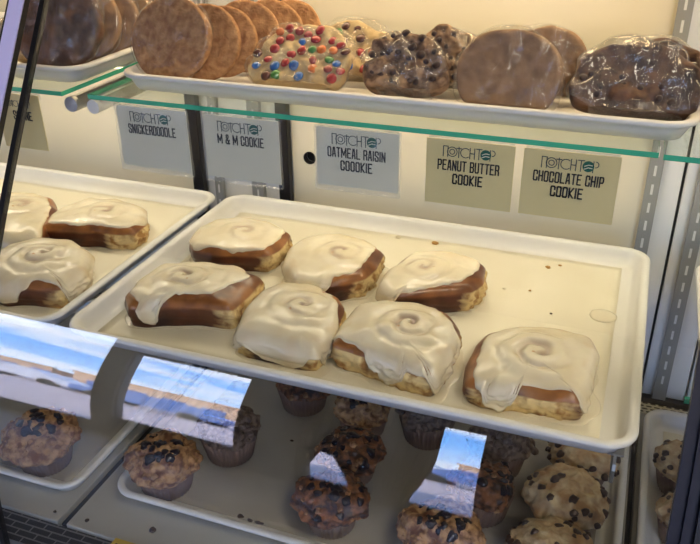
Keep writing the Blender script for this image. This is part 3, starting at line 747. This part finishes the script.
    if puddle is not None:
        if dx: R0 = [r*.97 for r in R0]
        b_ = bmesh.new(); rs = [.6,.95,1,1.03,1.0]; pa = [(ang(q[:2]), q[2]) for q in puddle]; rings = []
        for q, zz in ((.75,.0012),(.97,.0013),(1.0,.0008),(1.01,.0001)):
            ring = []
            for k in range(n):
                th = 2*pi*k/n; ex = .004 + .005*noise.noise(Vector((cos(th)*3+seed, sin(th)*3, 5)))
                for a, e_ in pa: ex += e_*math.exp(-(angdiff(th, a)/.30)**2)
                r = (R0[k]*.99+max(-.004,ex))*q; ring.append((r*cos(th), r*sin(th), zz-.0004))
            rings.append(ring)
        rings_mesh(b_, rings); obj('glaze_puddle', b_, M['puddle'], root, True)
    return root

make_roll([(124,292),(142,276),(163,264),(205,262),(240,266),(263,276),(248,292),(231,307),(200,303),(166,303),(143,305),(128,303)], .043,
  [(124,292,-.10),(133,304,-.02),(143,305,.75),(152,304,.85),(162,303,.05),(172,303,-.30),(200,303,-.34),(228,305,-.42),(248,290,-.33),(263,275,-.15),(240,266,.1),(200,262,.3),(163,264,.3),(142,276,.1)],
  [((219,308),(264,274))], 'iced cinnamon roll in front left corner of big tray with brown crust ledge', swirl=(-.012,.010), rot0=1, puddle=[(200,303,.004)])
make_roll([(189,239),(198,228),(216,219),(245,217),(270,222),(291,232),(280,246),(267,253),(240,252),(212,251),(193,246)], .040,
  [(189,239,.1),(193,246,.12),(212,251,-.02),(240,252,.05),(262,252,-.10),(280,246,-.12),(291,232,-.1),(270,222,.2),(245,217,.4),(216,219,.4),(198,228,.2)],
  [((258,254),(292,230))], 'iced cinnamon roll in the back left corner of the big tray', swirl=(.012,.004), sp_amp=.28, rot0=2, puddle=[(291,232,.006)])
make_roll([(283,262),(290,246),(309,234),(340,234),(366,240),(384,250),(376,266),(364,276),(340,281),(318,283),(295,279)], .040,
  [(283,262,.9),(295,279,.98),(312,283,.95),(322,283,.35),(335,282,-.12),(352,278,-.14),(364,275,-.2),(376,266,-.22),(384,250,-.08),(366,240,.3),(340,234,.4),(309,234,-.05),(290,246,.5)],
  [((350,280),(385,248))], 'iced cinnamon roll in the middle of the back row of the big tray', swirl=(.010,.008), sp_amp=.25, rot0=0, puddle=[(295,279,.004),(384,250,.006)])
make_roll([(379,284),(388,268),(410,252),(440,250),(470,256),(486,264),(484,280),(472,288),(440,291),(410,294),(390,294)], .043,
  [(379,284,.6),(390,294,.35),(400,294,.05),(420,292,-.10),(440,291,-.18),(462,289,-.24),(478,284,-.28),(486,266,-.12),(470,256,.2),(440,250,.4),(410,252,-.06),(390,266,-.05)],
  [((464,291),(486,260))], 'iced cinnamon roll at right end of back row with tall dark crust front', swirl=(-.014,.0), rot0=3, sp_amp=.35, puddle=[(379,290,.004)])
make_roll([(236,330),(245,308),(262,290),(284,281),(312,284),(338,294),(345,306),(334,332),(316,350),(300,348),(270,341),(245,336)], .040,
  [(236,330,.70),(245,336,.30),(262,340,.80),(290,346,.97),(300,348,.80),(308,349,.30),(316,350,.25),(323,342,.95),(334,330,.15),(345,306,-.10),(330,291,-.06),(312,284,.3),(284,281,.4),(262,290,.6),(245,308,.6)],
  [((232,322),(250,337)),((300,348),(347,300))], 'iced cinnamon roll second from the left in the front row', swirl=(.008,.016), rot0=1.5, sp_amp=.6, puddle=[(322,342,.010),(262,340,.003),(345,312,.008)])
make_roll([(331,342),(342,322),(356,305),(385,299),(420,303),(450,312),(461,328),(452,350),(436,372),(415,370),(385,359),(350,347)], .043,
  [(331,342,-.02),(345,346,-.03),(362,351,.05),(376,356,.50),(388,360,.97),(397,363,.7),(408,368,.10),(424,372,.12),(436,371,.88),(446,360,.7),(452,348,.45),(461,328,.0),(448,311,-.05),(420,303,.3),(385,299,.4),(356,305,.6),(340,325,.5)],
  [((328,338),(436,373)),((440,366),(461,326))], 'large iced cinnamon roll in the centre of the front row with a bold swirl', swirl=(.010,.012), rot0=.6, puddle=[(386,360,.006),(438,372,.010),(456,345,.010)])
make_roll([(465,382),(468,360),(476,342),(487,331),(520,325),(560,328),(590,336),(598,350),(592,375),(584,400),(560,398),(525,392),(490,388)], .036,
  [(465,382,-.10),(468,362,-.13),(474,345,-.12),(487,331,-.02),(520,325,.02),(560,328,.4),(598,350,.8),(593,375,.9),(584,400,.5),(575,398,-.06),(540,395,-.12),(520,392,-.03),(512,391,.55),(503,390,.95),(492,388,.75),(480,386,.12)],
  [((462,384),(584,402)),((585,399),(592,380))], 'wide iced cinnamon roll alone at the right end of the front row', swirl=(.006,.008), rot0=2.2, gold=[((487,331),(464,383))], puddle=[(590,385,.012),(503,390,.006)], hole=.6)
# left tray
make_roll([(-20,276),(-6,258),(14,244),(45,238),(78,241),(95,252),(90,272),(62,288),(34,285),(5,286)], .043,
  [(-20,276,.3),(5,286,.75),(16,286,.75),(26,285,.2),(40,284,-.14),(55,286,-.10),(64,287,.05),(72,283,.95),(88,273,.9),(95,256,.3),(78,241,.3),(45,238,.4),(14,244,.3)],
  [((50,288),(94,262))], 'iced cinnamon roll at the left edge, nearest on the left tray', swirl=(.004,.012), rot0=1, group='iced cinnamon rolls', puddle=[], dx=-.008)
make_roll([(44,227),(52,217),(68,208),(95,199),(125,200),(150,208),(152,222),(140,232),(118,232),(100,229),(70,229)], .040,
  [(44,227,-.05),(60,229,-.16),(80,229,-.12),(100,229,-.06),(114,231,-.15),(130,232,-.12),(152,220,.1),(125,200,.3),(95,199,.4),(68,208,.1)],
  [((108,231),(152,212))], 'iced cinnamon roll on the right of the left tray with a pale torn side', swirl=(.01,.01), sp_amp=.4, rot0=2, puddle=[], dx=-.010)
make_roll([(-40,215),(-25,200),(0,193),(30,192),(52,196),(57,208),(48,224),(38,238),(10,238),(-20,236)], .040,
  [(-40,215,.6),(0,240,.9),(20,238,.6),(38,237,.1),(50,224,-.10),(54,206,-.14),(45,195,-.05),(0,193,.4)],
  [], 'iced cinnamon roll at left edge of left tray, crossed by the black bar', swirl=(0,.01), sp_amp=.4, rot0=2)

# icing spot and crumbs on the paper
zp = -TH+.0036
p = at(603,316,z=zp); b_ = bmesh.new(); rings = []
for q, zz in ((.5,.0018),(.85,.0015),(1,.0004),(1,-.0002)): rings.append([(q*(.0165+.002*noise.noise(Vector((cos(a)*2,sin(a)*2,3))))*cos(a), q*.0165*sin(a), zz) for a in [2*pi*k/32 for k in range(32)]])
rings_mesh(b_, rings); o = obj('icing_drop', b_, M['puddle'], None, True); o.location = p; tag(o, 'round dried drop of icing on the paper at the right of the big tray', 'icing')
for i, (x, y, s, m, lab) in enumerate([(548,268,.003,'goldcrumb','golden crumb on the paper near the back right of the big tray'),(560,266,.0022,'goldcrumb','small golden crumb right of the larger one'),(530,291,.0018,'goldcrumb','tiny golden crumb in the middle of the bare paper'),(551,314,.0016,'crumb','dark crumb behind the widest cinnamon roll'),(435,244,.004,'goldcrumb','golden crumb against the back wall of the big tray'),(398,238,.0035,'puddle','pale icing flake by the back wall of the big tray'),(504,289,.0018,'puddle','pale flake on the paper right of the back row')]):
    b_ = bmesh.new(); blob(b_, (0,0,s*.45), s, i, (1.3,1,.5), 2, .5); o = obj('crumb', b_, M[m], None); o.location = at(x,y,z=zp); tag(o, lab, 'crumb', 'crumbs on the big tray')
zp = Z3-TH+.0036
for i, (x, y, s, lab) in enumerate([(241,517,.0035,'dark crumb at the lower left of the muffin tray'),(250,521,.0028,'dark crumb second in the short row of crumbs'),(258,523,.003,'dark crumb third in the row, nearest the front muffin'),(262,524,.002,'last small crumb of the row'),(292,441,.002,'tiny crumb in the open middle of the muffin tray'),(181,534,.0,'')]):
    if s: b_ = bmesh.new(); blob(b_, (0,0,s*.45), s, i+20, (1.4,.8,.6), 2, .5); o = obj('crumb', b_, M['crumb'], None); o.location = at(x,y,z=zp); tag(o, lab, 'crumb', 'crumbs on the muffin tray')
for i, (x, y, s, lab) in enumerate([(153,531,.0045,'black crumb on the white deck in front of the muffin tray'),(87,521,.0028,'small dark crumb beside the deck seam'),(55,512,.0022,'small dark crumb left of the deck seam')]):
    b_ = bmesh.new(); blob(b_, (0,0,s*.45), s, i+40, (1.1,1,.7), 2, .4); o = obj('crumb', b_, M['crumb'], None); o.location = at(x,y,z=DZ+.0002); tag(o, lab, 'crumb', 'crumbs on the deck')

# ------------------------------------------------------------------ muffins
ZM = Z3-TH+.0032
def muffin(px, kind, label, R=.042, tilt=0, seed=0, scale=1.0, flat=1.0):
    scale *= 1.2; p = at(px[0], px[1], z=ZM+.052*scale*.87); root = tag(empty('muffin', (p.x, p.y, ZM)), label, 'muffin', 'muffins on the bottom deck'); root.rotation_euler.z = seed*1.7
    b_ = bmesh.new(); rings = []; n = 144; hc = .041
    for z, r, a in ((0.0,.0255,.0003),(.0015,.0270,.0010),(hc*.5,.0305,.0012),(hc,.0345,.0013),(hc,.0335,.0013),(hc*.5,.0295,.0012),(.004,.026,.0008)):
        rings.append([((r+a*sin(36*2*pi*k/n))*cos(2*pi*k/n), (r+a*sin(36*2*pi*k/n))*sin(2*pi*k/n), z) for k in range(n)])
    rings_mesh(b_, rings); obj('paper_cup', b_, M['cup_pale'] if kind == 'dark_pale' else M['cup'], root, True)
    mt = {'crumble':'golden','dark':'darktop','dark_pale':'darktop','chip':'paletop','choc':'choctop'}[kind]
    b_ = bmesh.new(); n = 128; prev = None; base = hc-.006; H = .030*flat
    amp = {'crumble':.0056,'dark':.0054,'dark_pale':.0054,'chip':.0036,'choc':.0058}[kind]
    def top(th, q):
        # q: 0 crown .. 1 widest .. 1.4 under the rim
        a = q*pi/2
        Rq = R*(1+.13*noise.noise(Vector((cos(th)*1.3+seed*2.1, sin(th)*1.3, seed)))*min(1,q)); r = Rq*sin(min(a, pi/2)) if q <= 1 else Rq*(1-(q-1)*.55); z = base+.006+H*cos(a) if q <= 1 else base+.006-(q-1)*.030
        d = Vector((r*cos(th), r*sin(th), z)); k = 1 if q < 1.1 else .4
        nn = noise.noise(Vector((d.x*60+seed*5, d.y*60, d.z*60)))*1.0 + noise.noise(Vector((d.x*130+seed*5, d.y*130, d.z*130)))*.8 + noise.noise(Vector((d.x*260+seed*5, d.y*260, d.z*260)))*.35 + noise.noise(Vector((d.x*28+seed*3, d.y*28, 7)))*1.3
        o = Vector((cos(th)*sin(a), sin(th)*sin(a), max(0, cos(a)))); return d+o*nn*amp*k
    c0 = b_.verts.new(top(0,0))
    for i in range(1, 47):
        q = 1.4*i/46; ring = [b_.verts.new(top(2*pi*k/n, q)) for k in range(n)]
        for k in range(n):
            if prev is None: b_.faces.new((c0, ring[k], ring[(k+1)%n]))
            else: b_.faces.new((prev[k], ring[k], ring[(k+1)%n], prev[(k+1)%n]))
        prev = ring
    b_.faces.new(prev)
    mtop = obj('muffin_top', b_, M[mt], root, True)
    rnd = random.Random(seed*13+5)
    def put(name, m, num, r0, r1, q0, q1, sq, sub=2, am=.2):
        pl = []
        for i in range(num*6):
            if len(pl) >= num: break
            q = rnd.uniform(q0, q1) if q0 < .3 else rnd.uniform(q0, q1); q = math.sqrt(q) if q1 > .7 and name == 'chocolate_chip' else q
            th = rnd.uniform(0, 2*pi); c = top(th, min(q, .98)); s = rnd.uniform(r0, r1)
            if any((c-o_).length < (s+so2)*.62 for o_, so2 in pl): continue
            pl.append((c, s))
        for i, (c, s) in enumerate(pl):
            b2 = bmesh.new(); blob(b2, (0,0,0), s, rnd.random()*50, sq, sub, am); o = obj(name, b2, m, mtop, True); o.location = c; 
            o.rotation_euler = Vector((c.x, c.y, .03)).to_track_quat('Z','Y').to_euler()
    if kind == 'crumble': put('blueberry', M['berry'], 17, .003, .0066, 0, .42, (1,1,.5), 2, .7); put('streusel_crumb', M['streusel'], 36, .0014, .0036, .25, 1.0, (1,1,.8), 2, .7)
    if kind in ('dark','dark_pale'): put('blueberry', M['berry'], 20, .0035, .0075, 0, .78, (1,1,.5), 2, .75); put('streusel_crumb', M['golden'], 24, .0020, .0046, .15, 1.0, (1,1,.7), 2, .7)
    if kind == 'chip': put('chocolate_chip', M['chip'], 26, .0030, .0052, 0, .96, (1,1,.7), 2, .5)
    if kind == 'choc': put('streusel_crumb', M['choctop'], 44, .0024, .0058, 0, 1.0, (1,1,.8), 2, .7)
    root.scale = (scale, scale, scale*.87)
    if tilt: root.rotation_euler.x = tilt
    return root
muffin((163,455),'crumble','golden crumble muffin with dark berry centre at the front left corner of the muffin tray',.0415,seed=1,scale=1.02)
muffin((228,424),'choc','dark muffin in brown paper partly behind the sky reflection',.037,seed=2)
muffin((303,377),'dark','brown paper muffin tucked under the big tray left of the golden muffin',.036,seed=3)
muffin((363,402),'crumble','golden muffin peeking out right below the big tray, behind the dark berry muffins',.039,seed=4,scale=.95)
muffin((351,447),'dark','dark blueberry muffin in the middle of the column of three',.0425,seed=5,scale=.92)
muffin((331,495),'dark_pale','dark blueberry muffin in pale paper, nearest of the middle column',.0435,seed=6,scale=.91)
muffin((428,408),'choc','brown paper muffin tucked under the big tray right of the golden muffin',.036,seed=7)
muffin((441,527),'crumble','golden brown muffin cut off by the bottom edge below the bright reflection',.046,seed=8,scale=.96)
muffin((483,480),'dark','brown muffin half behind the bright reflection, in front of the chocolate streusel muffin',.034,seed=9)
muffin((499,437),'choc','chocolate streusel muffin just below the front rim of the big tray',.034,seed=10)
muffin((584,450),'chip','chocolate chip muffin farthest back in the right column, half under the big tray',.043,seed=11,scale=.94)
muffin((567,492),'chip','chocolate chip muffin in the middle of the right column, fully in view',.0435,seed=12,scale=1.03)
muffin((553,546),'chip','chocolate chip muffin cut off by the bottom edge in the right column',.0425,seed=13,scale=.96)
muffin((686,462),'chip','chocolate chip muffin in the lower right tray beside the black frame',.037,seed=14,scale=.88)
muffin((690,512),'chip','chocolate chip muffin mostly hidden by the black frame at the lower right',.036,seed=15,scale=.88)
muffin((40,432),'crumble','crumble muffin in the lower left tray, under the sky reflection',.0445,seed=16,scale=1.03)

# ------------------------------------------------------------------ cookies on the upper shelf
def disc(name, R, T, m, parent, lump=.0, seed=0, sx=1.0, fr=18, flat=1.0):
    b_ = bmesh.new(); n = 96; prof_ = [(0,T/2)]
    N_ = 16
    outer = [(R*i/N_, T/2*(1-.10*(i/N_)**4)) for i in range(1, N_)] + [(R*.985,T*.36),(R,T*.12),(R,-T*.12),(R*.985,-T*.36)] + [(R*i/N_, -T/2) for i in range(N_-1, 0, -1)]
    def vert(r, z, th):
        k = 1+lump*.35*noise.noise(Vector((cos(th)*1.8+seed, sin(th)*1.8, seed)))*(1 if r > .6*R else r/R/.6)
        x, y = r*k*cos(th)*sx, r*k*sin(th); d = lump*.012*(noise.noise(Vector((x*fr*3+seed, y*fr*3, z*20))) + .6*noise.noise(Vector((x*fr*7, y*fr*7+seed, z*30))))
        lim = -R*flat
        if flat < 1 and y < lim*.8: y = lim*.8 + (lim*.2)*math.tanh((y-lim*.8)/(lim*.2)) 
        return (x, y, z + (d if z > 0 else -d*.6))
    c0 = b_.verts.new(vert(0, T/2, 0)); prev = None
    for r, z in outer:
        ring = [b_.verts.new(vert(r, z, 2*pi*k/n)) for k in range(n)]
        for k in range(n):
            if prev is None: b_.faces.new((c0, ring[k], ring[(k+1)%n]))
            else: b_.faces.new((prev[k], ring[k], ring[(k+1)%n], prev[(k+1)%n]))
        prev = ring
    c1 = b_.verts.new(vert(0,-T/2,0))
    for k in range(n): b_.faces.new((prev[k], c1, prev[(k+1)%n]))
    return obj(name, b_, m, parent, True)
ZC = SZ1+.0024
def cookie(x, y, R, T, m, lean, yaw, label, lump=.3, seed=0, wrap=True, group='cookies on the upper shelf', sx=1.0, extras=None, name='cookie', lift=0, flat=1.0, film='wrap'):
    """stands on its edge, leaning back by `lean` degrees from upright, face turned by yaw"""
    la = radians(lean)
    root = tag(empty(name, (x, y, ZC + R*flat*cos(la)*(1.035 if wrap else 1) + T*.61*sin(la) + lift + (.0022 if wrap else .0006))), label, 'cookie', group)
    root.rotation_euler = (radians(90)-la, 0, radians(yaw))
    d = disc('dough', R, T, m, root, lump, seed, sx, 18, flat)
    if extras: extras(d, R, T, seed, sx)
    if wrap:
        w_ = disc('plastic_wrap', R*1.035, T*1.22, M[film], root, lump*1.1+.12, seed+3, sx, 14, flat)
    return root
def bits(name, mats, num, r0, r1, sq, spread=.9, depth=.4):
    def f(d, R, T, seed, sx):
        rnd = random.Random(seed*7+1); pl = []
        for _ in range(num*10):
            if len(pl) >= num: break
            r = R*spread*math.sqrt(rnd.random()); a = rnd.uniform(0, 2*pi); s = rnd.uniform(r0, r1); c = Vector((r*cos(a)*sx, r*sin(a), T/2+.0008))
            if c.y < -R*.5: continue
            if any((c-q).length < (s+s2)*.92 for q, s2 in pl): continue
            pl.append((c, s))
        for c, s in pl:
            b_ = bmesh.new(); blob(b_, (0,0,0), s, rnd.random()*30, sq, 2, .08 if 'candy' in name else .35); o = obj(name, b_, M[rnd.choice(mats)], d, True); o.location = c; o.rotation_euler = (rnd.uniform(-.3,.3), rnd.uniform(-.3,.3), rnd.uniform(0,6))
    return f
# snickerdoodles: five discs fanned to the right and back
for i, (x, y, R, le, ya, lab) in enumerate([(.0600,.224,.0505,22,-4,'sugared snickerdoodle at the front of the row, left of the others'),(.093,.246,.0465,18,10,'second snickerdoodle from the front of the row'),(.107,.268,.0440,20,14,'third snickerdoodle in the row'),(.122,.300,.0450,19,16,'fourth snickerdoodle in the row'),(.143,.330,.0440,20,18,'fifth snickerdoodle in the row'),(.160,.358,.042,20,18,'last snickerdoodle at the back of the row')]):
    cookie(x, y, R, .012, M['sugar'], le, ya, lab, .12, 10+i, wrap=(i == 0), group='snickerdoodles on the upper shelf', sx=1.13 if i == 0 else 1.02)
cand = ['candy_red','candy_red','candy_blue','candy_orange','candy_brown','candy_red','candy_blue','candy_red','candy_red','candy_orange','candy_brown','candy_green']
cookie(.226,.240,.0500,.018,M['paledough'],48,4,'candy-studded cookie showing red and blue sweets, front of its stack',.5,21,extras=bits('candy',cand,34,.0054,.0068,(1,1,.5),.94),sx=1.22,flat=.6,group='candy cookies on the upper shelf')
cookie(.268,.300,.049,.015,M['paledough'],46,8,'candy-studded cookie behind the front one',.5,22,extras=bits('candy',cand,18,.0054,.0066,(1,1,.5)),sx=1.12,flat=.6,group='candy cookies on the upper shelf')
cookie(.3565,.238,.0430,.028,M['oatdough'],36,2,'lumpy brown oatmeal raisin cookie in film, front of its pair',.75,31,extras=bits('raisin',['raisin'],30,.003,.0055,(1,1,.6)),sx=1.08,flat=.62,film='wrap2',group='oatmeal raisin cookies on the upper shelf')
cookie(.394,.292,.042,.022,M['oatdough'],34,10,'lumpy oatmeal raisin cookie behind the front one',.7,32,extras=bits('raisin',['raisin'],14,.003,.005,(1,1,.6)),sx=1.02,flat=.62,film='wrap2',group='oatmeal raisin cookies on the upper shelf')
cookie(.4735,.231,.0510,.022,M['peanutdough'],25,-1,'smooth tan peanut butter cookie in film, front of its pair',.2,41,sx=1.12,flat=.62,group='peanut butter cookies on the upper shelf')
cookie(.506,.285,.048,.020,M['peanutdough'],24,10,'peanut butter cookie tucked behind the front one',.22,42,sx=1.0,flat=.62,group='peanut butter cookies on the upper shelf')
cookie(.6045,.238,.0465,.026,M['chocdough'],34,-2,'dark chocolate chip cookie in crinkled film at the right end of the upper tray',.4,51,extras=bits('chocolate_chip',['chip'],16,.003,.0045,(1,1,.4)),sx=1.39,flat=.62,film='wrap2',group='chocolate chip cookies on the upper shelf')
cookie(.622,.296,.044,.020,M['chocdough'],30,4,'chocolate chip cookie behind the front one',.3,52,extras=None,sx=1.2,flat=.62,film='wrap2',group='chocolate chip cookies on the upper shelf')
# upper left: big brown wrapped pastries in a row
for i, (x, y, R, lab) in enumerate([(-.107,.222,.060,'large brown film-wrapped pastry nearest in the upper left tray'),(-.100,.264,.054,'second brown wrapped pastry in the upper left tray'),(-.094,.305,.048,'third brown wrapped pastry in the upper left tray'),(-.087,.345,.042,'fourth brown wrapped pastry in the upper left tray'),(-.080,.384,.036,'last brown wrapped pastry in the upper left tray')]):
    cookie(x, y, R, .017, M['peanutdough'] if i else M['chocdough'], 18, 20, lab, .2, 60+i, group='wrapped pastries in the upper left tray', name='wrapped_pastry', sx=.95 if i else 1.0)
cookie(-.182,.240,.034,.020,M['paledough'],25,10,'pale wrapped pastry left of the black bar with one dark spot',.4,70,extras=bits('chocolate_chip',['chip'],3,.003,.0045,(1,1,.5),.4),group='wrapped pastries in the upper left tray', name='wrapped_pastry')

# ------------------------------------------------------------------ view
S.view_settings.view_transform = 'Standard'; S.view_settings.look = 'None'; S.view_settings.gamma = 1; S.view_settings.use_curve_mapping = False
S.view_settings.exposure = -0.17
S.cycles.max_bounces = 10; S.cycles.transparent_max_bounces = 24; S.cycles.glossy_bounces = 5; S.cycles.diffuse_bounces = 4
S.cycles.sample_clamp_indirect = 6; S.cycles.caustics_reflective = False; S.cycles.caustics_refractive = False
